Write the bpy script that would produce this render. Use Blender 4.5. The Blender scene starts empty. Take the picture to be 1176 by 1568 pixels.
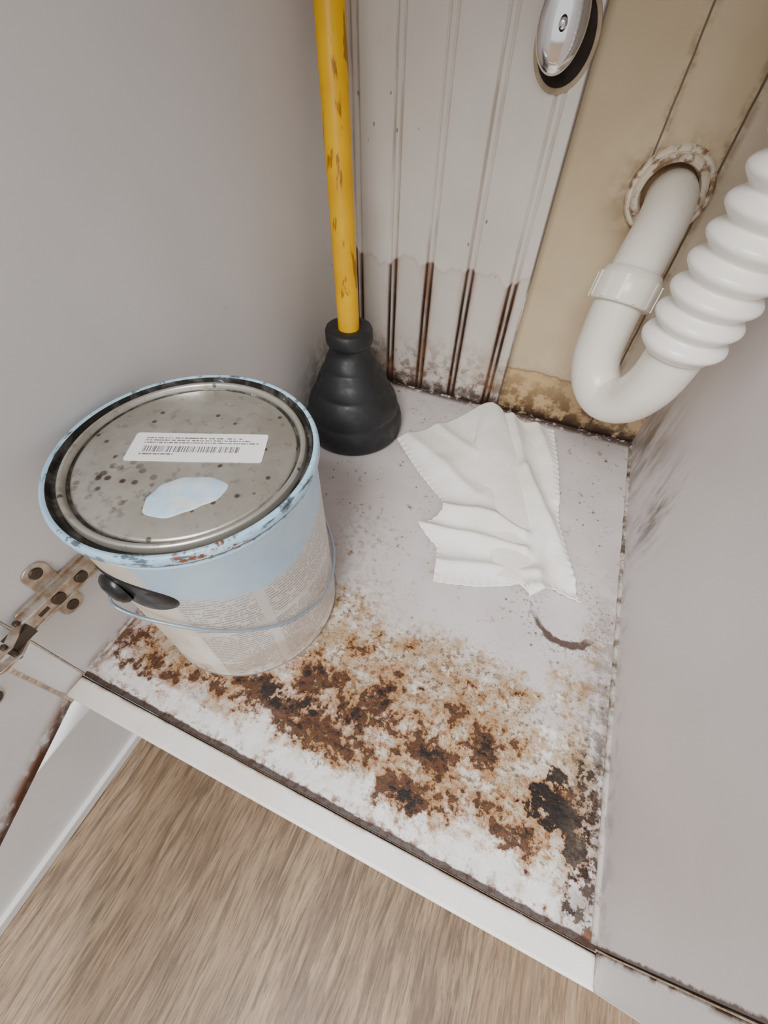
import bpy, math, numpy as np
from mathutils import Vector, Matrix, noise as mnoise
scene=bpy.context.scene
W,D=.4344,.5228
FZ=-.15

# ---------------------------------------------------------------- helpers
def C(r,g,b):
    f=lambda c:((c/255)/12.92 if c/255<=.04045 else ((c/255+.055)/1.055)**2.4)
    return (f(r),f(g),f(b),1.)
class NT:
    def __init__(s,name):
        s.m=bpy.data.materials.new(name); s.m.use_nodes=True
        s.t=s.m.node_tree; s.b=s.t.nodes['Principled BSDF']; s.g=None
    def n(s,ty,**k):
        x=s.t.nodes.new(ty)
        for a,v in k.items(): setattr(x,a,v)
        return x
    def set(s,inp,v):
        if isinstance(v,bpy.types.NodeSocket): s.t.links.new(v,inp)
        elif v is not None: inp.default_value=v
    def math(s,op,a,b=None,c=None,clamp=False):
        x=s.n('ShaderNodeMath',operation=op,use_clamp=clamp)
        s.set(x.inputs[0],a); s.set(x.inputs[1],b)
        if c is not None: s.set(x.inputs[2],c)
        return x.outputs[0]
    def add(s,a,b): return s.math('ADD',a,b)
    def sub(s,a,b): return s.math('SUBTRACT',a,b)
    def mul(s,a,b): return s.math('MULTIPLY',a,b)
    def mx(s,a,b): return s.math('MAXIMUM',a,b)
    def pos(s):
        if s.g is None: s.g=s.n('ShaderNodeNewGeometry').outputs['Position']
        return s.g
    def obj(s): return s.n('ShaderNodeTexCoord').outputs['Object']
    def sep(s,v):
        x=s.n('ShaderNodeSeparateXYZ'); s.set(x.inputs[0],v); return x.outputs[0],x.outputs[1],x.outputs[2]
    def comb(s,a,b,c=0.):
        x=s.n('ShaderNodeCombineXYZ'); s.set(x.inputs[0],a);s.set(x.inputs[1],b);s.set(x.inputs[2],c); return x.outputs[0]
    def scl(s,v,sx,sy,sz):
        x=s.n('ShaderNodeVectorMath',operation='MULTIPLY'); s.set(x.inputs[0],v); x.inputs[1].default_value=(sx,sy,sz); return x.outputs[0]
    def noise(s,v,scale,detail=4.,rough=.55,dist=0.):
        x=s.n('ShaderNodeTexNoise'); s.set(x.inputs['Vector'],v); x.inputs['Scale'].default_value=scale
        x.inputs['Detail'].default_value=detail; x.inputs['Roughness'].default_value=rough; x.inputs['Distortion'].default_value=dist
        return x.outputs[0]
    def vor(s,v,scale,feature='F1',out='Distance',rnd=1.):
        x=s.n('ShaderNodeTexVoronoi',feature=feature); s.set(x.inputs['Vector'],v); x.inputs['Scale'].default_value=scale
        x.inputs['Randomness'].default_value=rnd
        return x.outputs[out]
    def ss(s,v,a,b,lo=0.,hi=1.):
        x=s.n('ShaderNodeMapRange',interpolation_type='SMOOTHSTEP'); s.set(x.inputs[0],v)
        x.inputs[1].default_value=a;x.inputs[2].default_value=b;x.inputs[3].default_value=lo;x.inputs[4].default_value=hi
        if a>b:
            x.inputs[1].default_value=b;x.inputs[2].default_value=a;x.inputs[3].default_value=hi;x.inputs[4].default_value=lo
        return x.outputs[0]
    def mix(s,f,a,b):
        x=s.n('ShaderNodeMix',data_type='RGBA'); s.set(x.inputs[0],f); s.set(x.inputs[6],a); s.set(x.inputs[7],b); return x.outputs[2]
    def attr(s,name):
        x=s.n('ShaderNodeAttribute',attribute_name=name); return x.outputs['Fac']
    def bump(s,h,st=.3,dist=.002):
        x=s.n('ShaderNodeBump'); s.set(x.inputs['Height'],h); x.inputs['Strength'].default_value=st; x.inputs['Distance'].default_value=dist
        s.t.links.new(x.outputs[0],s.b.inputs['Normal'])
    def blob(s,u,v,cu,cv,ru,rv):
        a=s.mul(s.sub(u,cu),1/ru); b=s.mul(s.sub(v,cv),1/rv)
        d=s.math('SQRT',s.add(s.mul(a,a),s.mul(b,b)))
        return s.ss(d,1.,0.)
    def fin(s,col=None,rough=.5,metal=None,spec=None):
        if col is not None: s.set(s.b.inputs['Base Color'],col)
        s.set(s.b.inputs['Roughness'],rough)
        if metal is not None: s.set(s.b.inputs['Metallic'],metal)
        if spec is not None: s.b.inputs['Specular IOR Level'].default_value=spec
        return s.m
class MB:
    def __init__(s): s.v=[];s.f=[];s.mi=[];s.sm=[]
    def add(s,v,f,mi=0,smooth=True):
        o=len(s.v); s.v+= [tuple(map(float,p)) for p in v]
        for q in f: s.f.append(tuple(i+o for i in q)); s.mi.append(mi); s.sm.append(smooth)
    def box(s,lo,hi,mi=0,M=None):
        a,b=lo,hi
        v=[(x,y,z) for x in (a[0],b[0]) for y in (a[1],b[1]) for z in (a[2],b[2])]
        if M is not None: v=[tuple(M@Vector(p)) for p in v]
        s.add(v,[(0,1,3,2),(4,6,7,5),(0,4,5,1),(2,3,7,6),(0,2,6,4),(1,5,7,3)],mi,False)
    def lathe(s,prof,c=(0,0,0),seg=96,mi=0,cf=None,M=None,smooth=True,scl=(1,1)):
        v=[]
        for (r,z) in prof:
            ox,oy=(cf(z) if cf else (0,0))
            for k in range(seg):
                a=2*math.pi*k/seg
                p=Vector((c[0]+ox+r*math.cos(a)*scl[0],c[1]+oy+r*math.sin(a)*scl[1],c[2]+z))
                if M is not None: p=M@p
                v.append(tuple(p))
        f=[]
        for i in range(len(prof)-1):
            for k in range(seg):
                k2=(k+1)%seg
                f.append((i*seg+k,i*seg+k2,(i+1)*seg+k2,(i+1)*seg+k))
        s.add(v,f,mi,smooth)
    def tube(s,pts,rad,seg=24,mi=0,cap=True,scl=None):
        pts=[Vector(p) for p in pts]; n=len(pts)
        if not hasattr(rad,'__len__'): rad=[rad]*n
        T=[(pts[min(i+1,n-1)]-pts[max(i-1,0)]).normalized() for i in range(n)]
        N=T[0].orthogonal().normalized(); v=[]
        for i in range(n):
            N=(N-T[i]*N.dot(T[i])).normalized(); B=T[i].cross(N)
            for k in range(seg):
                a=2*math.pi*k/seg; v.append(tuple(pts[i]+(N*math.cos(a)+B*math.sin(a))*rad[i]))
        f=[]
        for i in range(n-1):
            for k in range(seg):
                k2=(k+1)%seg; f.append((i*seg+k,i*seg+k2,(i+1)*seg+k2,(i+1)*seg+k))
        if cap: f.append(tuple(range(seg))[::-1]); f.append(tuple(range((n-1)*seg,n*seg)))
        s.add(v,f,mi,True)
    def make(s,name,mats,parent=None,loc=None,bevel=0,auto=40):
        me=bpy.data.meshes.new(name); me.from_pydata(s.v,[],s.f)
        for m in mats: me.materials.append(m)
        for p,a,b in zip(me.polygons,s.mi,s.sm): p.material_index=a; p.use_smooth=b
        me.update()
        o=bpy.data.objects.new(name,me); scene.collection.objects.link(o)
        if loc: o.location=loc
        if parent: o.parent=parent
        if bevel:
            b=o.modifiers.new('bevel','BEVEL'); b.width=bevel; b.segments=2; b.limit_method='ANGLE'; b.angle_limit=math.radians(50)
        try:
            me.set_sharp_from_angle(angle=math.radians(auto))
        except Exception: pass
        return o
def empty(name,loc=(0,0,0)):
    e=bpy.data.objects.new(name,None); e.empty_display_size=.03; e.location=loc; scene.collection.objects.link(e); return e
def catmull(P,n=10):
    P=[np.array(p,float) for p in P]; P=[2*P[0]-P[1]]+P+[2*P[-1]-P[-2]]; out=[]
    for i in range(1,len(P)-2):
        for k in range(n):
            t=k/n; a,b,c,d=P[i-1],P[i],P[i+1],P[i+2]
            out.append(.5*((2*b)+(-a+c)*t+(2*a-5*b+4*c-d)*t*t+(-a+3*b-3*c+d)*t**3))
    out.append(P[-2]); return out
def resample(P,step):
    P=np.array(P); L=np.r_[0,np.cumsum(np.linalg.norm(np.diff(P,axis=0),axis=1))]
    n=int(L[-1]/step); t=np.linspace(0,L[-1],n+1)
    return np.stack([np.interp(t,L,P[:,i]) for i in range(3)],1),t
def fattr(me,name,vals):
    a=me.attributes.new(name,'FLOAT','POINT'); a.data.foreach_set('value',np.asarray(vals,dtype=np.float32).ravel())

# ---------------------------------------------------------------- materials
def m_painted(name,base,kind):
    t=NT(name); P=t.pos(); x,y,z=t.sep(P)
    n1=t.noise(P,9,3); n2=t.noise(P,60,5,.6); n3=t.noise(P,230,3)
    col=t.mix(t.ss(n1,.3,.7),base,tuple(c*.95 for c in base[:3])+(1,))
    if kind=='left':
        m=t.mul(t.blob(y,z,.455,.03,.10,.085),t.ss(n2,.35,.6))
        col=t.mix(t.mul(m,.9),col,C(76,62,42))
        col=t.mix(t.mul(t.blob(y,z,.47,.10,.16,.22),.30),col,C(160,146,122))
        m=t.mul(t.ss(z,.012,.0),t.ss(n2,.40,.6)); col=t.mix(t.mul(m,.8),col,C(110,74,44))
        m=t.ss(t.vor(P,28),.055,.03); m=t.mul(m,t.ss(n1,.52,.62)); col=t.mix(t.mul(m,.8),col,C(60,48,38))
    if kind=='right':
        sm=t.noise(t.scl(P,1,1.,.35),45,4,.6)
        m=t.mul(t.blob(y,z,.335,.065,.07,.085),t.ss(sm,.38,.64)); col=t.mix(t.mul(m,.95),col,C(92,78,56))
        m=t.mul(t.blob(y,z,.46,.05,.12,.12),t.ss(sm,.32,.62)); col=t.mix(t.mul(m,.8),col,C(112,94,66))
        m=t.mul(t.ss(z,.03,.0),t.ss(n2,.46,.62)); col=t.mix(t.mul(m,.4),col,C(130,108,86))
        m=t.ss(t.add(y,t.mul(t.sub(n3,.5),.003)),.0022,.0008); col=t.mix(t.mul(m,.9),col,C(70,42,26))
        m=t.ss(t.vor(P,24),.045,.025); m=t.mul(m,t.ss(n1,.5,.6)); col=t.mix(t.mul(m,.7),col,C(80,66,52))
    if kind=='door':
        m=t.mul(t.ss(z,.012,-.006),t.ss(n2,.36,.55)); col=t.mix(m,col,C(126,78,42))
        m=t.mul(t.ss(z,.002,-.008),t.ss(n2,.28,.42)); col=t.mix(t.mul(m,.9),col,C(66,38,24))
        m=t.ss(t.vor(P,20),.05,.03); m=t.mul(m,t.ss(n1,.5,.6)); col=t.mix(t.mul(m,.7),col,C(80,60,42))
    if kind=='stile':
        m=t.mul(t.ss(z,.010,.0),t.ss(n2,.40,.58)); col=t.mix(m,col,C(126,80,46))
        m=t.mul(t.ss(y,-.005,-.0018),t.ss(n2,.44,.58)); col=t.mix(m,col,C(84,56,38))
    if kind=='rail':
        m=t.mul(t.ss(y,-.0078,-.002),t.ss(n2,.46,.60)); col=t.mix(t.mul(m,.75),col,C(160,114,74))
        m=t.ss(y,-.0040,-.0030); col=t.mix(t.mul(m,t.ss(n2,.26,.42)),col,C(54,30,20))
        yl=t.mul(t.ss(n1,.48,.68),.3); col=t.mix(yl,col,C(222,208,184))
    t.bump(t.add(t.mul(n3,.3),n2),.12,.001)
    return t.fin(col,.42)
mat_left=m_painted('painted_laminate_left',C(214,211,211),'left')
mat_right=m_painted('painted_laminate_right',C(230,224,226),'right')
mat_door=m_painted('painted_door_stained',C(232,232,235),'door')
mat_stile=m_painted('painted_stile',C(232,231,233),'stile')
mat_rail=m_painted('painted_rail_stained',C(246,244,240),'rail')
mat_plain=m_painted('painted_plain',C(232,232,233),'plain')

def m_bead():
    t=NT('beadboard_paint'); P=t.pos(); x,y,z=t.sep(P); g=t.attr('groove'); gd=t.attr('groove_wide')
    n1=t.noise(P,10,3); n2=t.noise(P,75,5,.65); nx=t.noise(t.scl(P,1,1,.12),60,4,.6); nb=t.noise(P,22,4,.6); nd=t.noise(t.scl(P,1,1,.10),120,4,.6)
    col=t.mix(t.ss(n1,.3,.7),C(222,216,209),C(212,205,197))
    tide=t.add(z,t.mul(t.sub(t.noise(t.scl(P,1,0,0),26,3),.5),.07))
    wet=t.ss(tide,.178,.174); col=t.mix(t.mul(wet,.45),col,C(202,193,183))
    tl=t.mul(t.ss(t.math('ABSOLUTE',t.sub(tide,.176)),.004,.0),.3); col=t.mix(tl,col,C(180,164,142))
    col=t.mix(t.mul(t.mul(g,t.ss(nx,.48,.64)),.5),col,C(130,104,76))
    col=t.mix(t.mul(g,.10),col,C(150,138,124))
    wr=t.mul(t.mul(gd,wet),t.ss(nd,.40,.60)); col=t.mix(t.mul(wr,.8),col,C(146,98,60))
    gw=t.math('POWER',g,.45)
    rs=t.mul(t.mul(gw,wet),t.ss(nx,.22,.38)); col=t.mix(t.mul(rs,.95),col,C(74,38,18))
    k=t.mul(t.mul(g,t.ss(tide,.172,.13)),t.ss(n2,.28,.44)); col=t.mix(t.mul(k,.95),col,C(18,10,7))
    br=t.mul(t.ss(z,.12,.01),t.ss(nb,.42,.60)); col=t.mix(t.mul(br,.6),col,C(150,112,80))
    sp=t.mul(t.ss(z,.11,.0),t.ss(n2,.46,.60)); col=t.mix(t.mul(sp,.85),col,C(86,54,34))
    m=t.mul(t.ss(z,.028,.002),t.ss(n2,.30,.48)); col=t.mix(m,col,C(46,28,19))
    d=t.mul(t.ss(t.vor(t.scl(P,1,1,.6),70),.11,.05),t.ss(n1,.50,.58)); col=t.mix(t.mul(d,.7),col,C(90,66,46))
    c=t.mul(t.ss(x,.05,.0),t.ss(z,.18,.02)); c=t.mul(c,t.ss(n2,.32,.56)); col=t.mix(t.mul(c,.8),col,C(80,62,44))
    e=t.mul(t.ss(x,.2410,.2435),t.ss(nx,.38,.48)); col=t.mix(t.mul(e,.85),col,C(70,50,34))
    t.bump(n2,.15,.001)
    return t.fin(col,.45)
mat_bead=m_bead()
def m_beige():
    t=NT('beige_wall_paint'); P=t.pos(); x,y,z=t.sep(P)
    n1=t.noise(P,8,3); n2=t.noise(P,60,5,.65)
    col=t.mix(t.ss(n1,.3,.7),C(208,190,158),C(191,172,139))
    col=t.mix(t.mul(t.ss(x,.372,.376),.5),col,C(212,203,186))
    edge=t.add(z,t.mul(t.sub(t.noise(P,30,3),.5),.02))
    low=t.ss(edge,.070,.066); col=t.mix(t.mul(low,.8),col,C(196,164,118))
    lowe=t.mul(t.ss(t.math('ABSOLUTE',t.sub(edge,.068)),.003,.0),.6); col=t.mix(lowe,col,C(130,96,60))
    st=t.mul(t.ss(z,.095,.01),t.ss(n2,.42,.58)); col=t.mix(t.mul(st,.85),col,C(98,70,42))
    lo=t.mul(t.ss(z,.024,.002),t.ss(n2,.34,.48)); col=t.mix(lo,col,C(54,36,25))
    h=t.blob(x,z,.338,.272,.064,.060); col=t.mix(t.mul(h,t.ss(n2,.32,.58)),col,C(106,74,44))
    h=t.blob(x,z,.338,.255,.052,.054); col=t.mix(t.mul(h,.5),col,C(132,100,66))
    dr=t.noise(t.scl(P,1,1,.08),70,3,.6); dd=t.mul(t.mul(t.blob(x,z,.335,.20,.03,.09),t.ss(dr,.52,.66)),.4); col=t.mix(dd,col,C(140,108,70))
    def seam(x0,wd,zlo,amt):
        d=t.math('ABSOLUTE',t.sub(t.add(x,t.mul(t.sub(t.noise(t.scl(P,0,0,1),18,3),.5),.004)),x0))
        return t.mul(t.mul(t.ss(d,wd,wd*.4),t.ss(z,zlo-.02,zlo)),amt)
    col=t.mix(seam(.3175,.0012,.29,.85),col,C(70,52,36))
    col=t.mix(t.mul(seam(.3175,.007,.26,.5),t.ss(n2,.4,.6)),col,C(120,92,60))
    col=t.mix(seam(.374,.0014,-.05,.9),col,C(62,46,34))
    col=t.mix(t.mul(seam(.374,.008,-.05,.5),t.ss(n2,.4,.6)),col,C(120,92,62))
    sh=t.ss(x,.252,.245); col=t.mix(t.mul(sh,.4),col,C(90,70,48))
    t.bump(n2,.2,.001)
    return t.fin(col,.55)
mat_beige=m_beige()
def m_floor():
    t=NT('stained_shelf_board'); P=t.pos(); x,y,z=t.sep(P)
    T=t.attr('tan');Rr=t.attr('rust');K=t.attr('dark');Wh=t.attr('white')
    n1=t.noise(P,14,4); n2=t.noise(P,70,6,.65); n3=t.noise(P,200,6,.7); n5=t.noise(P,130,6,.7); nl=t.noise(P,46,5,.6); nw=t.noise(P,34,4,.55)
    col=t.mix(t.ss(n1,.3,.7),C(214,208,208),C(201,194,194))
    nsp=t.noise(P,260,4,.7)
    sp=t.mul(t.ss(nsp,.60,.68),t.ss(n1,.40,.60)); col=t.mix(t.mul(sp,.55),col,C(110,96,84))
    sp=t.ss(t.vor(P,75),.13,.06); sp=t.mul(sp,t.ss(n1,.44,.54)); col=t.mix(t.mul(sp,.8),col,C(74,62,52))
    dm=t.mul(t.blob(x,y,.165,.235,.06,.06),t.ss(n5,.46,.62)); col=t.mix(t.mul(dm,.5),col,C(130,118,106))
    dm=t.mul(t.blob(x,y,.19,.17,.07,.05),t.ss(n5,.44,.60)); col=t.mix(t.mul(dm,.5),col,C(150,130,104))
    w=t.ss(t.add(Wh,t.mul(t.sub(nw,.5),1.0)),.30,.44); col=t.mix(t.mul(w,.8),col,t.mix(t.ss(n2,.35,.65),C(246,246,246),C(226,225,222)))
    # tan soaking
    tf=t.ss(t.add(T,t.mul(t.sub(n2,.5),1.4)),.30,.58); tf2=t.mul(tf,t.ss(t.add(nl,t.mul(T,.12)),.40,.64))
    col=t.mix(t.mul(tf,.50),col,C(208,190,162))
    col=t.mix(t.mul(tf2,.80),col,C(174,142,100))
    wi=t.mul(t.ss(t.noise(P,60,4,.6),.56,.63),t.ss(T,.15,.5)); col=t.mix(t.mul(wi,.6),col,C(236,231,220))
    g=t.mul(t.ss(n5,.51,.59),t.ss(T,.22,.6)); col=t.mix(t.mul(g,.66),col,C(132,102,70))
    g=t.mul(t.ss(n3,.54,.60),t.ss(T,.2,.6)); col=t.mix(t.mul(g,.74),col,C(84,62,42))
    # rust
    base=t.add(t.mul(Rr,.86),t.add(t.mul(t.sub(nl,.5),1.9),t.mul(t.sub(n5,.5),2.2)))
    rf=t.ss(base,.55,.73); ro=t.ss(base,.22,.56)
    col=t.mix(t.mul(ro,.68),col,C(160,106,56))
    col=t.mix(t.mul(rf,.93),col,t.mix(t.ss(n3,.4,.6),C(92,50,23),C(46,24,13)))
    kf=t.ss(t.add(t.mul(K,.88),t.add(t.mul(t.sub(nl,.5),1.5),t.mul(t.sub(n5,.5),2.5))),.52,.68)
    col=t.mix(t.mul(kf,.96),col,C(20,11,7))
    # dark smear left by a bottle
    dx=t.sub(x,.386); dy=t.sub(y,.228); rr=t.math('SQRT',t.add(t.mul(dx,dx),t.mul(dy,dy)))
    rr=t.add(rr,t.mul(t.sub(n2,.5),.012))
    rg=t.add(dy,t.mul(dx,.10))
    ring=t.mul(t.ss(t.math('ABSOLUTE',t.sub(rr,.031)),.0044,.0022),t.ss(t.add(rg,t.mul(t.sub(n5,.5),.04)),-.010,-.022))
    col=t.mix(t.mul(ring,.92),col,C(62,38,24))
    halo=t.mul(t.ss(t.math('ABSOLUTE',t.sub(rr,.034)),.018,.002),t.ss(nsp,.52,.6)); col=t.mix(t.mul(halo,.6),col,C(104,84,66))
    # grime along edges
    er=t.mul(t.ss(x,W-.034,W-.006),t.mul(t.ss(n2,.38,.56),t.ss(y,.36,.16))); col=t.mix(t.mul(er,.65),col,C(136,120,104))
    er=t.mul(t.ss(x,W-.030,W-.012),t.mul(t.ss(n5,.46,.54),t.ss(y,.24,.04))); col=t.mix(t.mul(er,.9),col,C(50,32,22))
    el=t.mul(t.ss(x,.014,.002),t.ss(n2,.40,.54)); col=t.mix(t.mul(el,.8),col,C(122,84,52))
    eb=t.mul(t.ss(y,D-.012,D-.002),t.ss(n2,.40,.52)); col=t.mix(t.mul(eb,.85),col,C(80,58,42))
    ef=t.mul(t.ss(y,.011,.0015),t.ss(n5,.48,.58)); col=t.mix(t.mul(ef,.85),col,C(130,84,48))
    ef=t.ss(t.add(y,t.mul(t.sub(n2,.5),.005)),.0028,.0014); col=t.mix(t.mul(ef,.94),col,C(50,28,18))
    h=t.add(t.mul(n3,.45),t.mul(n5,.55)); hh=t.mul(h,t.add(.08,t.mul(t.mx(T,t.mul(Wh,.12)),1.)))
    t.bump(t.sub(hh,t.mul(t.mx(rf,kf),.22)),.9,.004)
    return t.fin(col,t.ss(n1,.3,.7,.42,.6))
mat_floor=m_floor()
def m_wood():
    t=NT('oak_plank_floor'); P=t.pos(); x,y,z=t.sep(P)
    pw=.19; off=.02
    xi=t.math('FLOOR',t.mul(t.sub(x,off),1/pw)); fx=t.math('FRACT',t.mul(t.sub(x,off),1/pw))
    wn=t.n('ShaderNodeTexWhiteNoise',noise_dimensions='1D'); t.set(wn.inputs['W'],xi); rv=wn.outputs['Value']
    xo=t.add(t.add(x,t.mul(rv,7.)),t.mul(t.sub(t.noise(t.comb(x,t.mul(y,.6),rv),9,2),.5),.02))
    g1=t.noise(t.comb(xo,t.mul(y,.12),t.mul(rv,3.)),34,5,.6,.6)
    g2=t.noise(t.comb(xo,t.mul(y,.08),rv),240,5,.7,.4)
    g4=t.noise(t.comb(xo,t.mul(y,.07),rv),520,3,.6)
    g3=t.noise(t.comb(xo,t.mul(y,.3),rv),12,4,.6,2.2)
    col=t.mix(t.ss(g1,.3,.7),C(156,132,104),C(122,100,78))
    col=t.mix(t.mul(t.ss(g2,.48,.62),.65),col,C(80,60,43))
    col=t.mix(t.mul(t.ss(g4,.52,.62),.55),col,C(68,52,38))
    col=t.mix(t.mul(t.ss(g3,.50,.72),.45),col,C(88,70,56))
    col=t.mix(t.mul(t.ss(g2,.46,.36),.45),col,C(182,160,134))
    col=t.mix(t.mul(rv,.3),col,C(136,108,80))
    kn=t.mul(t.blob(x,y,.065,-.155,.012,.045),t.ss(g1,.3,.55)); col=t.mix(t.mul(kn,.8),col,C(38,29,23))
    kn=t.mul(t.blob(x,y,.10,-.035,.012,.03),t.ss(g1,.35,.6)); col=t.mix(t.mul(kn,.6),col,C(50,38,28))
    kn=t.mul(t.blob(x,y,.40,-.11,.03,.05),t.ss(g1,.3,.55)); col=t.mix(t.mul(kn,.6),col,C(60,50,44))
    s=t.ss(t.math('ABSOLUTE',t.sub(fx,.5)),.493,.498); col=t.mix(t.mul(s,.45),col,C(66,50,38))
    t.bump(t.add(g2,g4),.35,.001)
    return t.fin(col,.42)
mat_wood=m_wood()

# ---------------------------------------------------------------- room shell
H=.66
b=MB(); b.box((-.016,0,-.016),(0,D+.012,H)); b.make('wall_left',[mat_left])
b=MB(); b.box((W,0,-.016),(W+.016,D+.012,H)); b.make('wall_right',[mat_right])
b=MB(); b.box((0,D+.0055,-.016),(W,D+.0175,H)); b.make('wall_back',[mat_beige])
nx,ny=220,264
xs=np.linspace(0,W,nx); ys=np.linspace(-.0018,D+.0055,ny); X,Y=np.meshgrid(xs,ys)
def blobs(L):
    m=np.zeros_like(X)
    for (cx,cy,rx,ry,a) in L:
        d=((X*1000-cx)/rx)**2+((Y*1000-cy)/ry)**2
        m=np.maximum(m,a*np.exp(-d*.75))
    return m
tan=blobs([(60,45,45,25,.9),(110,55,55,32,.9),(175,110,45,45,.8),(220,85,60,55,1),(280,105,58,50,1),(328,112,50,42,1),(350,68,48,38,.95),(300,48,48,34,.9),(390,62,34,40,.9),(230,45,54,24,.95),(408,90,20,44,.8),(180,145,40,30,.7),(400,150,28,42,.5),(412,200,18,60,.4)])
rust=blobs([(12,42,24,16,.9),(35,24,32,10,.8),(62,30,30,12,.8),(100,38,30,12,.75),(150,46,30,18,1),(175,48,30,21,1),(205,52,30,25,1),(236,54,30,25,1),(190,80,42,20,.8),(245,78,28,24,.85),(272,62,22,20,.75),(293,28,22,17,1),(299,62,25,20,.95),(340,78,22,20,.85),(348,46,28,13,.75),(376,35,28,11,.85),(404,64,24,19,1.1),(416,44,10,24,1),(328,34,22,14,.75),(255,104,28,20,.6),(312,98,22,17,.55),(275,85,22,17,.6),(210,34,18,10,.5),(222,116,22,16,.5),(330,122,24,15,.45),(360,95,18,14,.45)])
dark=blobs([(402,62,22,15,1.15),(416,44,9,18,1.1),(398,84,12,9,.9),(164,50,22,11,.85),(196,52,18,11,.8),(232,56,20,12,.75),(250,84,14,10,.55),(294,26,12,9,.85),(300,64,12,9,.7),(342,80,12,9,.65),(418,90,7,24,.7),(418,20,6,20,.7),(185,82,16,9,.55),(376,36,16,6,.5)])
white=blobs([(60,10,50,9,1),(120,8,60,9,1),(190,14,45,18,1),(245,16,45,17,1),(300,4,40,14,1),(340,12,40,16,1),(385,12,30,20,1),(325,58,20,14,.85),(385,98,24,18,.95),(405,20,14,22,.8),(20,18,25,10,.9),(370,75,20,14,.8),(300,90,14,10,.5),(180,150,22,16,.8),(275,42,14,12,.7),(365,55,16,12,.7)])
dsp=np.array([[mnoise.fractal(Vector((x*45,y*45,0)),1.,2.,4) for x in xs] for y in ys])
zz=dsp*.0012*np.clip(tan+white*.3,0,1)
b=MB()
V=np.stack([X.ravel(),Y.ravel(),zz.ravel()],1)
F=[(j*nx+i,j*nx+i+1,(j+1)*nx+i+1,(j+1)*nx+i) for j in range(ny-1) for i in range(nx-1)]
b.add(V,F,0,True)
b.box((0,-.0018,-.016),(W,D+.0055,-.0015))
o=b.make('cabinet_floor',[mat_floor],auto=80)
pad=lambda a: np.r_[a.ravel(),np.zeros(8)]
for nme,a in (('tan',tan),('rust',rust),('dark',dark),('white',white)): fattr(o.data,nme,pad(a))
# beadboard
gx=[.026,.0735,.1215,.1725,.2255]
xs=np.linspace(0,.244,490); dep=np.zeros_like(xs); gm=np.zeros_like(xs); gdw=np.zeros_like(xs)
for g in gx:
    gdw=np.maximum(gdw,np.exp(-((xs-g)/.0080)**2))
    for q in (-.0036,.0036):
        e=np.exp(-((xs-g-q)/.0012)**2); dep+=.0017*e; gm=np.maximum(gm,np.exp(-((xs-g-q)/.0017)**2))
zs=np.linspace(.001,H,12); b=MB(); n=len(xs)
V=[(x,D+d,z) for z in zs for x,d in zip(xs,dep)]
F=[(j*n+i,j*n+i+1,(j+1)*n+i+1,(j+1)*n+i) for j in range(len(zs)-1) for i in range(n-1)]
k=len(V); V+=[(.244,D+.0054,zs[0]),(.244,D+.0054,zs[-1]),(0,D+.0054,zs[0]),(0,D+.0054,zs[-1])]
F+=[(n-1,k,k+1,(len(zs)-1)*n+n-1)]
b.add(V,F,0,True); o=b.make('wall_beadboard',[mat_bead],auto=60)
fattr(o.data,'groove',np.r_[np.tile(gm,len(zs)),np.zeros(4)]); fattr(o.data,'groove_wide',np.r_[np.tile(gdw,len(zs)),np.zeros(4)])
# caulk bead
tc=NT('grimy_caulk'); P=tc.pos(); n2=tc.noise(P,80,5,.65); n3=tc.noise(P,25,3); xx,yy,zz_=tc.sep(P)
col=tc.mix(tc.ss(n2,.44,.64),C(202,195,190),C(120,104,90)); col=tc.mix(tc.mul(tc.ss(n3,.55,.66),.8),col,C(70,54,42))
col=tc.mix(tc.mul(tc.ss(yy,D-.006,D-.003),tc.ss(n2,.34,.48)),col,C(58,40,28))
tc.bump(n2,.4,.001); mat_caulk=tc.fin(col,.6)
b=MB()
def caulk(p,q,r,n=120):
    pts=[];rad=[]
    for i in range(n+1):
        f=i/n; a=np.array(p)*(1-f)+np.array(q)*f
        rad.append(r*(1+.35*mnoise.noise(Vector(a)*60))); pts.append(a)
    b.tube(pts,rad,10,0)
caulk((W-.0008,.001,.0003),(W-.0008,D,.0003),.0024)
caulk((.001,D,.0002),(W-.002,D+.003,.0002),.0022)
caulk((.0004,.002,.0002),(.0004,D,.0002),.0016)
b.make('caulk_seam',[mat_caulk])
# face frame
b=MB(); b.box((-.02,-.0205,-.04),(W+.04,-.0025,-.0006)); b.make('trim_1',[mat_rail],bevel=.0022)
b=MB(); b.box((W+.0002,-.0205,-.0004),(W+.04,-.0016,H)); b.make('trim_2',[mat_stile],bevel=.0010)
b=MB(); b.box((-.03,-.0205,-.0004),(-.0002,-.0012,H)); b.make('trim_3',[mat_door],bevel=.0008)
b=MB(); b.box((0,.045,FZ),(W+.03,.058,-.0165)); b.make('toe_kick_panel',[mat_plain])
b=MB(); b.box((-.02,-.6,FZ),(-.001,.07,-.0405)); b.box((-.02,-.6,FZ),(.004,.03,FZ+.012)); b.make('plinth_panel',[mat_plain],bevel=.001)
b=MB(); b.box((-.05,-.03,H+.001),(W+.05,D+.03,H+.03)); b.make('unseen_countertop',[mat_plain],bevel=.003)  # out-of-view countertop slab, added to shade the upper walls
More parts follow.
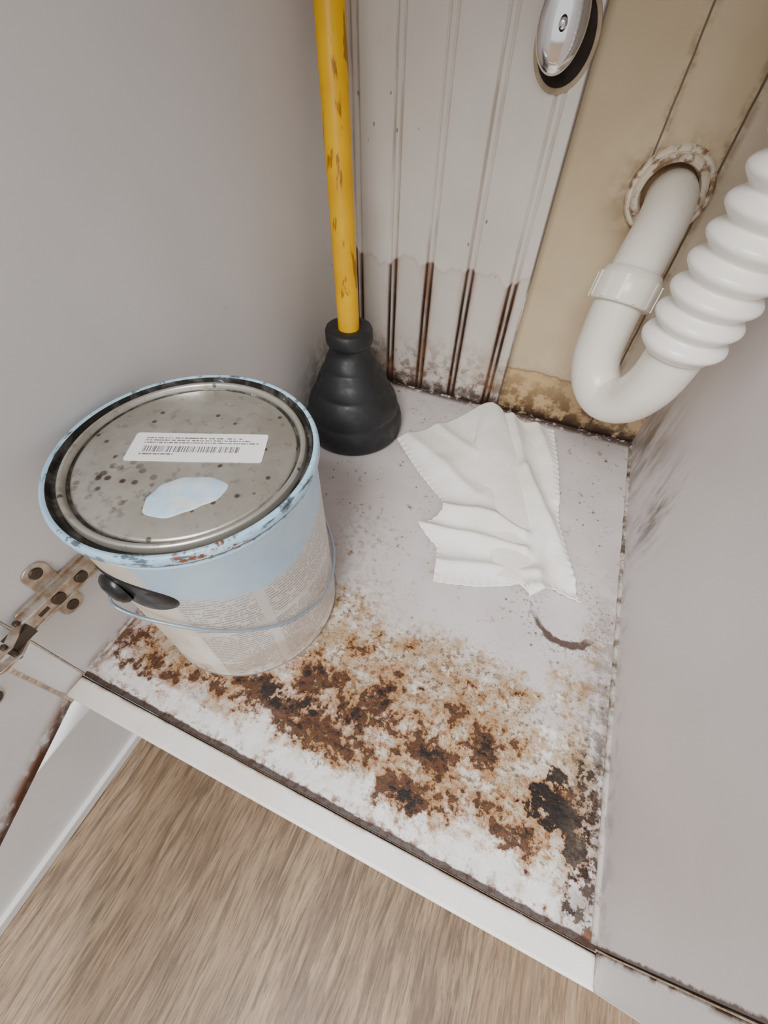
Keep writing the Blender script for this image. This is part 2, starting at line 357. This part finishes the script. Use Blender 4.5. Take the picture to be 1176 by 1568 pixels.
# door
b=MB(); d=Vector((.340,-.940,0)); nn=Vector((.940,.340,0)); o0=Vector((.0015,-.0225,0))
M=Matrix(((d.x,nn.x,0,o0.x),(d.y,nn.y,0,o0.y),(0,0,1,0),(0,0,0,1)))
b.box((0,-.018,-.011),(.42,0,H),0,M); b.make('door_1',[mat_door],bevel=.0012)
b=MB(); b.add([(-1.2,-2,FZ),(2,-2,FZ),(2,.3,FZ),(-1.2,.3,FZ)],[(0,1,2,3)],0,False); b.make('floor',[mat_wood])

# ---------------------------------------------------------------- paint can
cx,cy,CH=.091,.1254,.196
can=empty('paint_can',(cx,cy,0))
def m_canbody():
    t=NT('can_label_body'); P=t.obj(); x,y,z=t.sep(P)
    th=t.math('ARCTAN2',y,x); thd=t.mul(th,57.2958)
    cyl=t.comb(t.mul(th,.082),z,0.)
    n1=t.noise(cyl,22,4); n2=t.noise(cyl,120,4,.6)
    base=t.mix(t.ss(n1,.35,.65),C(230,225,220),C(218,211,204))
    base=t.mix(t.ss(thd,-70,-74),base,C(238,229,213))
    rp=.0033
    row=t.math('FRACT',t.mul(z,1/rp)); rowi=t.math('FLOOR',t.mul(z,1/rp))
    line=t.ss(t.math('ABSOLUTE',t.sub(row,.5)),.27,.18)
    w=t.noise(t.comb(t.mul(th,.082*650),t.mul(rowi,3.1),0.),1.,1.,.5)
    wl=t.noise(t.comb(t.mul(th,.082*140),t.mul(rowi,5.7),0.),1.,1.,.5)
    txt=t.mul(t.mul(line,t.ss(w,.38,.46)),t.ss(wl,.36,.40))
    zone=t.mul(t.ss(thd,-70,-69),t.ss(t.math('ABSOLUTE',t.add(thd,33)),2.,3.))
    zone=t.mul(zone,t.mul(t.ss(z,.012,.014),t.ss(t.math('ABSOLUTE',t.sub(z,.088)),.0025,.0035)))
    base=t.mix(t.mul(t.mul(txt,zone),.68),base,C(104,98,98))
    sm=t.mul(t.ss(z,.12,.02),t.ss(n1,.38,.60)); base=t.mix(t.mul(sm,.5),base,C(178,156,132))
    sp=t.mul(t.ss(z,.03,.0),t.ss(n2,.50,.62)); base=t.mix(t.mul(sp,.6),base,C(140,104,72))
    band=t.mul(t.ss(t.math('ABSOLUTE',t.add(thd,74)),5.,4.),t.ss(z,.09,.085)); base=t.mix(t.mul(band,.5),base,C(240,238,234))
    wash=t.mul(t.ss(z,.105,.150),t.mul(t.ss(thd,-72,-68),t.ss(n1,.36,.6))); base=t.mix(t.mul(wash,.5),base,C(214,228,238))
    edge=t.add(t.add(.142,t.mul(t.math('SINE',t.mul(thd,.055)),.008)),t.mul(t.sub(n1,.5),.03))
    bl=t.ss(t.sub(z,edge),-.008,.004); bl=t.mul(bl,t.ss(t.add(thd,t.mul(t.sub(n1,.5),14)),-80,-74))
    base=t.mix(t.mul(bl,.93),base,t.mix(t.ss(n1,.3,.7),C(176,214,244),C(200,230,249)))
    base=t.mix(t.ss(z,.0035,.002),base,C(150,150,150))
    dk=t.ss(t.add(z,t.mul(t.sub(n2,.5),.006)),.1822,.1838); base=t.mix(t.mul(dk,t.ss(n1,.28,.42)),base,C(22,24,28))
    t.bump(n2,.08,.0005)
    return t.fin(base,.38)
def m_rim():
    t=NT('can_rim_painted'); P=t.obj(); x,y,z=t.sep(P); th=t.math('ARCTAN2',y,x)
    c=t.comb(t.mul(th,.082),t.mul(z,1.2),0.)
    n1=t.noise(c,50,5,.65); n2=t.noise(c,150,5,.65); n4=t.noise(t.comb(t.mul(th,.082*.35),t.mul(z,1.5),0.),160,4,.6)
    col=t.mix(t.ss(n1,.56,.64),C(166,204,228),C(200,226,240))
    col=t.mix(t.mul(t.ss(n1,.42,.38),.85),col,C(100,110,118))
    col=t.mix(t.mul(t.ss(n4,.56,.62),.8),col,C(40,44,48))
    col=t.mix(t.ss(t.add(z,t.mul(t.sub(n2,.5),.004)),.1890,.1878),col,C(20,22,25))
    ru=t.mul(t.ss(n2,.50,.58),t.ss(t.math('ABSOLUTE',t.add(th,.75)),.35,.15)); col=t.mix(ru,col,C(120,70,46))
    t.bump(n1,.4,.001)
    return t.fin(col,.32)
def m_lid():
    t=NT('lid_metal'); P=t.obj(); x,y,z=t.sep(P)
    n1=t.noise(P,35,5,.6); n2=t.noise(P,130,5,.6)
    col=t.mix(t.ss(n1,.3,.7),C(196,193,186),C(172,168,158))
    col=t.mix(t.mul(t.ss(n2,.55,.68),.45),col,C(126,116,102))
    sp=t.mul(t.ss(t.vor(P,130),.38,.24),t.mul(t.blob(x,y,-.022,-.040,.055,.035),t.ss(n1,.38,.48))); col=t.mix(t.mul(sp,.9),col,C(58,38,28))
    sp=t.mul(t.ss(t.vor(P,90),.19,.10),t.ss(n1,.45,.51)); col=t.mix(t.mul(sp,.8),col,C(62,48,38))
    t.bump(n2,.1,.0006)
    return t.fin(col,t.ss(n1,.3,.7,.28,.44),.68)
def m_groove():
    t=NT('lid_groove'); P=t.obj(); n1=t.noise(P,70,5,.6)
    col=t.mix(t.ss(n1,.45,.62),C(56,54,50),C(104,102,98)); col=t.mix(t.ss(n1,.64,.68),col,C(170,205,226))
    return t.fin(col,.4,.5)
def simple(name,c,rough=.4,metal=0.,noise_amt=.08,sc=60,bump=.1,c2=None):
    t=NT(name); P=t.obj(); n=t.noise(P,sc,4,.6)
    c2=c2 or tuple(v*(1-noise_amt*2) for v in c[:3])+(1,)
    col=t.mix(t.ss(n,.35,.65),c,c2); t.bump(n,bump,.0008)
    return t.fin(col,t.ss(n,.3,.7,rough*.85,min(1,rough*1.2)),metal)
b=MB()
b.lathe([(0.0,.003),(.078,.003),(.0785,.0),(.0815,.0),(.0825,.0015),(.0815,.0035),(.0812,.006),(.0812,.180),(.0822,.1815),(.0812,.183),(.0812,.186)],mi=0,seg=160)
b.lathe([(.0812,.186),(.0838,.1865),(.0850,.189),(.0850,.1925),(.0842,.1948),(.0826,.1955),(.0812,.1945)],mi=1,seg=160)
b.lathe([(.0812,.1945),(.0806,.1905),(.0796,.1888),(.0776,.1885),(.0768,.1895)],mi=2,seg=160)
b.lathe([(.0768,.1895),(.0762,.1930),(.0752,.1942),(.0736,.1942),(.0726,.1930),(.0720,.1905)],mi=3,seg=160)
b.lathe([(.0720,.1905),(.0712,.1895),(.0700,.1895)],mi=2,seg=160)
b.lathe([(.0700,.1895),(.0694,.1908),(.0680,.1914),(.03,.1916),(.001,.1916)],mi=3,seg=160)
b.make('can_body',[m_canbody(),m_rim(),m_groove(),m_lid()],can,auto=70)
t=NT('barcode_sticker'); P=t.obj(); x,y,z=t.sep(P); 
bar=t.noise(t.comb(t.mul(x,1),0.,0.),1200,0.,0.); barm=t.mul(t.ss(bar,.49,.51),t.mul(t.ss(t.math('ABSOLUTE',t.sub(x,-.004)),.0325,.032),t.ss(t.math('ABSOLUTE',t.add(y,.0022)),.0030,.0027)))
row=t.math('FRACT',t.mul(t.sub(y,.0028),1/.0023)); ri=t.math('FLOOR',t.mul(t.sub(y,.0028),1/.0023))
w=t.noise(t.comb(t.mul(x,900),t.mul(ri,3.3),0.),1.,1.)
tx=t.mul(t.mul(t.ss(t.math('ABSOLUTE',t.sub(row,.5)),.30,.20),t.ss(w,.42,.5)),t.mul(t.ss(y,.0028,.003),t.ss(y,.0097,.0095)))
tx=t.mul(tx,t.mul(t.ss(x,-.0365,-.036),t.ss(t.add(x,t.mul(ri,.006)),.040,.039)))
w2=t.noise(t.comb(t.mul(x,1000),9.,0.),1.,1.)
t2=t.mul(t.mul(t.ss(t.math('ABSOLUTE',t.add(y,.0070)),.0008,.0006),t.ss(w2,.42,.5)),t.mul(t.ss(x,-.0365,-.036),t.ss(x,-.014,-.0145)))
col=t.mix(t.mul(t.mx(barm,t.mx(tx,t2)),.85),C(244,242,241),C(48,46,50)); mat_st=t.fin(col,.45)
ang=math.atan2(.138-.104,.141-.060)
def rounded(w,h,r,n=6):
    p=[]
    for (sx,sy,a0) in ((1,1,0),(-1,1,90),(-1,-1,180),(1,-1,270)):
        for k in range(n+1):
            a=math.radians(a0+90*k/n); p.append((sx*(w/2-r)+r*math.cos(a),sy*(h/2-r)+r*math.sin(a)))
    return p
def slab(b,pts,z0,z1,mi=0):
    n=len(pts); v=[(x,y,z0) for x,y in pts]+[(x,y,z1) for x,y in pts]
    b.add(v,[tuple(range(n,2*n)),tuple(range(n))[::-1]]+[(i,(i+1)%n,n+(i+1)%n,n+i) for i in range(n)],mi,False)
b=MB(); slab(b,rounded(.0885,.027,.002),0,.0003)
o=b.make('barcode_label',[mat_st],can,(.0935-cx,.1320-cy,.1917)); o.rotation_euler=(0,0,ang)
pp=[]
for k in range(64):
    a=2*math.pi*k/64; r=1+.10*math.sin(2*a+.6)+.07*math.sin(3*a+2)+.025*math.sin(9*a)+.08*max(0,math.cos(a-.3))**6
    u,v=.0215*r*math.cos(a),.0155*r*math.sin(a); A=math.radians(36); pp.append((u*math.cos(A)-v*math.sin(A),u*math.sin(A)+v*math.cos(A)))
b=MB(); v=[(x,y,0) for x,y in pp]+[(x*.95,y*.95,.0006) for x,y in pp]+[(x*.5,y*.5,.0007) for x,y in pp]+[(0,0,.0007)]
n=64; F=[(i,(i+1)%n,n+(i+1)%n,n+i) for i in range(n)]+[(n+i,n+(i+1)%n,2*n+(i+1)%n,2*n+i) for i in range(n)]+[(2*n+i,2*n+(i+1)%n,3*n) for i in range(n)]
b.add(v,F); b.make('paint_patch',[simple('dried_blue_paint',C(180,214,238),.35,0,.03,90,.3,C(212,222,222))],can,(.1125-cx,.0945-cy,.1915))
blk=simple('black_plastic',C(26,28,30),.3,0,.2)
def onc(th,z,r): a=math.radians(th); return (r*math.cos(a),r*math.sin(a),z)
b=MB(); cth,cz=-90,.142; v=[onc(cth,cz,.0819)]; F=[]
for j,rr in enumerate((.5,.93,1.)):
    for k in range(48):
        a=2*math.pi*k/48; v.append(onc(cth+24*rr*math.cos(a),cz+.0165*rr*math.sin(a),.0822 if rr<1 else .0811))
for k in range(48):
    k2=(k+1)%48; F+=[(0,1+k,1+k2)]
    for j in range(2): F.append((1+j*48+k,1+(j+1)*48+k,1+(j+1)*48+k2,1+j*48+k2))
b.add(v,F,0,True)
A=Matrix.Translation(Vector(onc(-98,.140,.0822)))@Matrix.Rotation(math.radians(-98),4,'Z')@Matrix.Rotation(math.radians(90),4,'Y')
b.lathe([(.0125,0),(.0122,.002),(.0100,.0045),(.006,.006),(.001,.0064)],seg=40,mi=0,M=A)
A=Matrix.Translation(Vector(onc(82,.140,.0815)))@Matrix.Rotation(math.radians(82),4,'Z')@Matrix.Rotation(math.radians(90),4,'Y')
b.lathe([(.0125,0),(.0122,.002),(.0100,.0045),(.006,.006),(.001,.0064)],seg=40,mi=0,M=A)
b.make('bail_ear',[blk],can)
pts=[onc(-98,.138,.0880),onc(-99,.133,.0900),onc(-98,.127,.0905),onc(-92,.123,.0890),onc(-80,.119,.0865),onc(-60,.107,.0855),onc(-40,.089,.0850),onc(-20,.071,.0848),onc(5,.056,.0848),onc(35,.057,.0848),onc(60,.085,.085),onc(75,.115,.0865),onc(82,.136,.088)]
b=MB(); b.tube(catmull(pts,12),.0013,10); b.make('bail_wire',[simple('wire_blue_grey',C(160,176,192),.35,.4)],can)

# ---------------------------------------------------------------- plunger
b=MB(); B0=np.array((.0705,.402)); Sdir=np.array((-.15,.244))
def pc(z): 
    k=max(0,z)/.14; return (Sdir[0]*z*.5*k, Sdir[1]*z*.5*k)
prof=[(.030,.004),(.057,.000),(.0620,.0015),(.0645,.005),(.0655,.012),(.0652,.020),(.0636,.027),(.0612,.0325),(.0600,.0345),
 (.0598,.0365),(.0588,.043),(.0560,.051),(.0520,.058),(.0484,.0635),(.0468,.0650),
 (.0466,.0670),(.0453,.072),(.0420,.079),(.0380,.0855),(.0346,.0905),(.0332,.0920),
 (.0330,.0935),(.0317,.098),(.0292,.103),(.0266,.107),(.0254,.110),(.0250,.114),(.0262,.1170),(.0280,.1190),(.0286,.1225),(.0284,.131),(.0270,.1340),(.0200,.1347),(.0130,.1335)]
b.lathe(prof,(B0[0],B0[1],0),80,0,cf=pc)
def pcw(z): q=pc(z); return np.array((B0[0]+q[0],B0[1]+q[1],z))
p0=pcw(.128); top=np.array((.0150,.4955,.515)); 
pts=[p0*(1-f)+top*f for f in np.linspace(0,1,30)]
b.tube(pts,list(np.linspace(.0126,.0138,30)),32,1)
t=NT('yellow_worn_handle'); P=t.obj(); v=t.scl(P,1,1,.16); n1=t.noise(v,95,4,.6,.4); n2=t.noise(P,20,3)
col=t.mix(t.ss(n2,.3,.7),C(240,186,0),C(224,168,0)); col=t.mix(t.mul(t.ss(n1,.58,.64),.8),col,C(140,84,10)); t.bump(n1,.15,.0006)
mat_y=t.fin(col,.38,None,.35)
b.make('plunger',[simple('black_rubber',C(34,35,38),.5,0,.15,90,.15),mat_y],auto=75)

# ---------------------------------------------------------------- drain trap
pl=simple('white_pvc',C(236,231,220),.28,0,.012,30,.02); plw=simple('white_corrugated',C(243,240,235),.3,0,.01,30,.03)
b=MB()
path=catmull([(.346,.531,.269),(.345,.503,.269),(.342,.474,.259),(.337,.450,.243),(.333,.432,.222),(.331,.422,.192),(.332,.414,.164),(.340,.405,.145),(.354,.393,.138),(.369,.379,.150),(.377,.367,.175),(.3795,.362,.200),(.3795,.361,.216)],14)
pr,L=resample(path,.0025)
rad=[.0212 if p[2]>.222 else .0215 for p in pr]
b.tube(pr,rad,40,0)
i0=int(np.argmin(np.linalg.norm(pr-np.array((.333,.432,.222)),axis=1)))
c0=Vector(pr[i0]); ax=Vector(pr[i0-2]-pr[i0+2]).normalized(); Q=ax.to_track_quat('Z','Y').to_matrix().to_4x4(); Q=Matrix.Translation(c0)@Q
b.lathe([(.019,-.013),(.0262,-.013),(.0272,-.011),(.0272,.007),(.0262,.009),(.0255,.010),(.0240,.014),(.0212,.015)],seg=48,mi=0,M=Q)
for k in range(12):
    a=2*math.pi*k/12; R=Q@Matrix.Rotation(a,4,'Z'); b.box((.0265,-.0014,-.012),(.0280,.0014,.008),0,R)
tail=catmull([(.3795,.361,.211),(.3800,.3605,.225),(.3825,.3595,.26),(.3865,.358,.30),(.389,.356,.35),(.388,.352,.41),(.384,.346,.47)],20)
tr,L=resample(tail,.0008)
pitch=.0172; rad=[]
for s in L:
    ph=(s/pitch)%1.0
    rad.append(.0245+.0065*(.5-.5*math.cos(2*math.pi*ph))**.75)
b.tube(tr,rad,48,1)
b.tube([(.3525,.3755,.1570),(.3520,.3725,.1573)],.0020,12,2)
t=NT('old_flange_ring'); P=t.obj(); n=t.noise(P,90,5,.6); col=t.mix(t.ss(n,.46,.62),C(220,209,188),C(136,106,76)); t.bump(n,.4,.001); ringm=t.fin(col,.5)
hole=simple('rusty_hole',C(112,84,56),.8)
Rm=Matrix.Translation(Vector((.3430,.5285,.2715)))@Matrix.Rotation(math.radians(90),4,'X')
b.lathe([(.0355,-.002),(.0355,.003),(.0335,.0055),(.0310,.0055),(.0295,.003),(.0290,.0),(.0285,-.001)],seg=56,mi=3,M=Rm)
b.lathe([(.0310,.004),(.0295,.0090),(.0268,.0105),(.0244,.0095),(.0230,.005),(.0226,0)],seg=56,mi=3,M=Rm)
b.lathe([(.0285,.0008),(.001,.0008)],seg=40,mi=4,M=Rm)
b.make('sink_drain_trap',[pl,plw,simple('brown_mark',C(112,92,70),.6),ringm,hole],auto=50)

# ---------------------------------------------------------------- shutoff valve
chrome=simple('chrome',C(226,226,228),.10,1.,.02,20,.02)
b=MB(); hc=(.2195,.362)
Vm=Matrix.Translation(Vector((hc[0],D-.0002,hc[1])))@Matrix.Rotation(math.radians(90),4,'X')
b.lathe([(.0325,0),(.0322,.0008),(.0285,.0010),(.0280,.0004)],seg=48,mi=1,M=Vm,scl=(.78,1.))
b.lathe([(.0283,.0006),(.001,.0006)],seg=48,mi=2,M=Vm,scl=(.78,1.))  # flat disc on the panel, coloured dark as the shade inside the hole
b.tube([(hc[0],D,hc[1]+.004),(hc[0],D-.022,hc[1]+.005)],.008,20,0)
Hm=Matrix.Translation(Vector((.2160,D-.020,.3710)))@Matrix.Rotation(math.radians(10),4,'Z')@Matrix.Rotation(math.radians(90),4,'X')
b.lathe([(.010,-.002),(.026,.0),(.0285,.002),(.0285,.005),(.0265,.0075),(.020,.0095),(.010,.0108),(.0045,.0110)],seg=64,mi=0,M=Hm,scl=(.66,1.))
b.lathe([(.0045,.0108),(.0044,.0085),(.001,.0085)],seg=20,mi=3,M=Hm)
b.lathe([(.0034,.0080),(.0032,.0120),(.0018,.0130),(.0002,.0131)],seg=20,mi=0,M=Hm)
b.make('shutoff_valve',[chrome,simple('beige_cut_edge',C(178,162,134),.6),simple('painted_hole_shade',C(40,30,22),.8),simple('dark_recess',C(60,56,52),.5)],auto=50)

# ---------------------------------------------------------------- wipe
wm=NT('wipe_fabric'); P=wm.obj(); x,y,z=wm.sep(P); n=wm.noise(P,300,4,.6); wv=wm.vor(P,420)
n0=wm.noise(P,18,3); col=wm.mix(wm.ss(n0,.4,.7),C(250,248,244),C(240,236,229)); wm.bump(wm.add(n,wm.mul(wv,.8)),.45,.001)
mat_w=wm.fin(col,.95)
def poly(P,n):
    P=np.array(P,float); L=np.r_[0,np.cumsum(np.linalg.norm(np.diff(P,axis=0),axis=1))]; t=np.linspace(0,L[-1],n)
    return np.stack([np.interp(t,L,P[:,i]) for i in range(2)],1)
def segd(X,Y,a,b_):
    a=np.array(a,float);b_=np.array(b_,float);d=b_-a;t=np.clip(((X-a[0])*d[0]+(Y-a[1])*d[1])/(d@d),0,1)
    return np.hypot(X-a[0]-t*d[0],Y-a[1]-t*d[1])
def ridge(X,Y,P,h,s,pw=1.5):
    m=np.full_like(X,1e9)
    for i in range(len(P)-1): m=np.minimum(m,segd(X,Y,P[i],P[i+1]))
    return h*np.exp(-(m/s)**pw)
def patch(left,top,right,bottom,nu,nv,hf):
    L,Tt,Rr,Bb=poly(left,nv),poly(top,nu),poly(right,nv),poly(bottom,nu)
    s=np.linspace(0,1,nu)[None,:,None]; t=np.linspace(0,1,nv)[:,None,None]
    S=(1-s)*L[:,None,:]+s*Rr[:,None,:]+(1-t)*Tt[None]+t*Bb[None]-((1-s)*(1-t)*Tt[0]+s*(1-t)*Tt[-1]+(1-s)*t*Bb[0]+s*t*Bb[-1])
    Xm,Ym=S[...,0],S[...,1]; Z=hf(Xm,Ym,s[...,0]+0*t[...,0],t[...,0]+0*s[...,0])
    V=np.stack([Xm/1000,Ym/1000,Z/1000],-1).reshape(-1,3)
    F=[(j*nu+i,(j+1)*nu+i,(j+1)*nu+i+1,j*nu+i+1) for j in range(nv-1) for i in range(nu-1)]
    return V,F
def nz(X,Y,f,seed=0.):
    out=np.empty_like(X)
    for idx in np.ndindex(X.shape): out[idx]=mnoise.fractal(Vector((X[idx]*f,Y[idx]*f,seed)),1.,2.,1)
    return out
def hmain(X,Y,s,t):
    z=3.0+0*X
    z+=ridge(X,Y,[(222,520),(255,420),(292,300)],8,18)
    z+=ridge(X,Y,[(266,515),(304,410),(348,330),(384,262)],12,11)
    z+=ridge(X,Y,[(305,505),(338,430),(354,372)],7,9)
    z+=ridge(X,Y,[(305,400),(345,300),(352,240)],7,10)
    z+=ridge(X,Y,[(210,297),(270,307),(325,300)],14,10)
    z+=ridge(X,Y,[(208,262),(270,274),(330,278)],14,9)
    z+=ridge(X,Y,[(248,228),(300,246),(345,254)],9,9)
    z+=ridge(X,Y,[(150,405),(205,375),(262,335)],8,12)
    z+=ridge(X,Y,[(180,445),(215,425),(245,410)],5,10)
    z+=ridge(X,Y,[(345,235),(398,236)],10,10)
    z+=nz(X,Y,.016,3.)*3.0+nz(X,Y,.035,7.)*1.6
    e=np.minimum(s,1-s); hem=np.exp(-(e/.03)**2); z+=hem*(.8+.8*np.sin(t*2*np.pi*30))
    hb=np.exp(-((1-t)/.03)**2); z+=hb*(.7+.7*np.sin(s*2*np.pi*18))
    return np.maximum(z,1.4)
b=MB()
V,F=patch([(137,396),(190,345),(225,318),(233,296),(215,263),(243,250),(253,207)],[(137,396),(180,450),(223,507),(275,506),(331,503)],
          [(331,503),(350,415),(361,335),(380,275),(394,239)],[(253,207),(295,220),(338,238),(346,226),(368,245),(394,239)],130,170,hmain)
b.add(V,F)
def hband(X,Y,s,t):
    u=(s-.5)*2; z=5.5+11*np.sqrt(np.clip(1-u*u,0,1))*(1-.3*t)+nz(X,Y,.02,9.)*2.2
    return np.maximum(z,3.)
V,F=patch([(222,508),(236,430),(258,370),(283,300),(312,236)],[(222,508),(238,514),(258,507)],[(258,507),(298,420),(322,350),(338,290),(348,230)],[(312,236),(332,236),(348,230)],40,120,hband)
b.add(V,F)
o=b.make('cleaning_wipe',[mat_w],auto=180); sd=o.modifiers.new('s','SOLIDIFY'); sd.thickness=.0013; sd.offset=1

# ---------------------------------------------------------------- hinge
b=MB(); hm=simple('worn_nickel',C(206,200,192),.32,.85,.1,120,.12,C(176,156,136)); scr=simple('screw_dark',C(90,80,70),.4,.8)
def plate(M4,w,h,r,t0,t1,mi=0):
    pts=rounded(w,h,r,6); n=len(pts)
    v=[tuple(M4@Vector((x,y,t0))) for x,y in pts]+[tuple(M4@Vector((x,y,t1))) for x,y in pts]
    b.add(v,[tuple(range(n,2*n)),tuple(range(n))[::-1]]+[(i,(i+1)%n,n+(i+1)%n,n+i) for i in range(n)],mi,False)
def pl_side(y0,z0): return Matrix(((0,0,1,.0003),(1,0,0,y0),(0,1,0,z0),(0,0,0,1)))
S=pl_side(.034,.096)
plate(S,.018,.062,.0075,0,.0018)
for dz in (-.0235,.0235):
    A=S@Matrix.Translation((0,dz,0)); b.lathe([(.0046,.0018),(.0044,.0030),(.0015,.0034),(.0001,.0030)],seg=20,mi=1,M=A)
A=pl_side(.034,.096)
plate(A,.058,.020,.003,.0018,.0040)
plate(A,.060,.015,.002,.0040,.0095)
b.box((.0095,.004,.0885),(.0110,.062,.0905)); b.box((.0095,.004,.1015),(.0110,.062,.1035))
for yc in (.050,.030):
    A=pl_side(yc,.096); b.lathe([(.0050,.0095),(.0048,.0112),(.002,.0116),(.0001,.0112)],seg=20,mi=1,M=A)
b.box((.0093,.014,.094),(.0099,.022,.098),1)
for zc in (.0895,.1010):
    b.add([(x,y,z) for z in (zc,zc+.0022) for x,y in ((.003,.006),(.010,.006),(.0185,-.010),(.0175,-.024),(.0135,-.030),(.0105,-.027),(.0125,-.012))],
          [tuple(range(7))[::-1],tuple(range(7,14))]+[(i,(i+1)%7,7+(i+1)%7,7+i) for i in range(7)],0,False)
b.tube([(.0075,.003,.087),(.0075,.003,.1055)],.0020,14,1); b.tube([(.0150,-.012,.087),(.0150,-.012,.1055)],.0020,14,1)
b.box((.006,-.010,.0917),(.0145,.006,.1010),1)
dn=M
def pl_door(u0,z0): return dn@Matrix(((1,0,0,u0),(0,0,1,.0003),(0,1,0,z0),(0,0,0,1)))
A=pl_door(.018,.094); plate(A,.013,.062,.006,0,.0018)
for dz in (-.024,.024):
    b.lathe([(.0046,.0018),(.0044,.0030),(.0015,.0034),(.0001,.0030)],seg=20,mi=1,M=A@Matrix.Translation((0,dz,0)))
A=pl_door(.022,.094); b.lathe([(.0175,0),(.0175,.0018),(.016,.0026),(.0150,.0010),(.0001,.0010)],seg=40,mi=0,M=A)
b.make('cabinet_hinge',[hm,scr],bevel=.0004,auto=40)

# ---------------------------------------------------------------- light
w=bpy.data.worlds.new('World'); scene.world=w; w.use_nodes=True
bg=w.node_tree.nodes['Background']; bg.inputs[0].default_value=(.99,.985,.98,1); bg.inputs[1].default_value=1.12
def area(name,loc,target,size,power,col,sy=None):
    l=bpy.data.lights.new(name,'AREA'); l.shape='RECTANGLE'; l.size=size; l.size_y=sy or size; l.energy=power; l.color=col
    o=bpy.data.objects.new(name,l); scene.collection.objects.link(o); o.location=loc
    o.rotation_euler=(Vector(target)-Vector(loc)).to_track_quat('-Z','Y').to_euler(); return o
area('room_ceiling_light',(.18,-.95,1.45),(.22,.2,0),.8,48,(1.,.98,.955))
# ---------------------------------------------------------------- camera
cam=bpy.data.cameras.new('camera'); co=bpy.data.objects.new('camera',cam); scene.collection.objects.link(co)
yaw,pit,rol=0.37856,0.68043,0.03072
co.matrix_world=Matrix.Translation(Vector((.28344,-.01047,.38037)))@Matrix.Rotation(yaw,4,'Z')@Matrix.Rotation(pit,4,'X')@Matrix.Rotation(rol,4,'Z')
cam.sensor_fit='VERTICAL'; cam.sensor_height=36; cam.lens=636.69/1568*36; cam.clip_start=.005; cam.clip_end=50
scene.camera=co
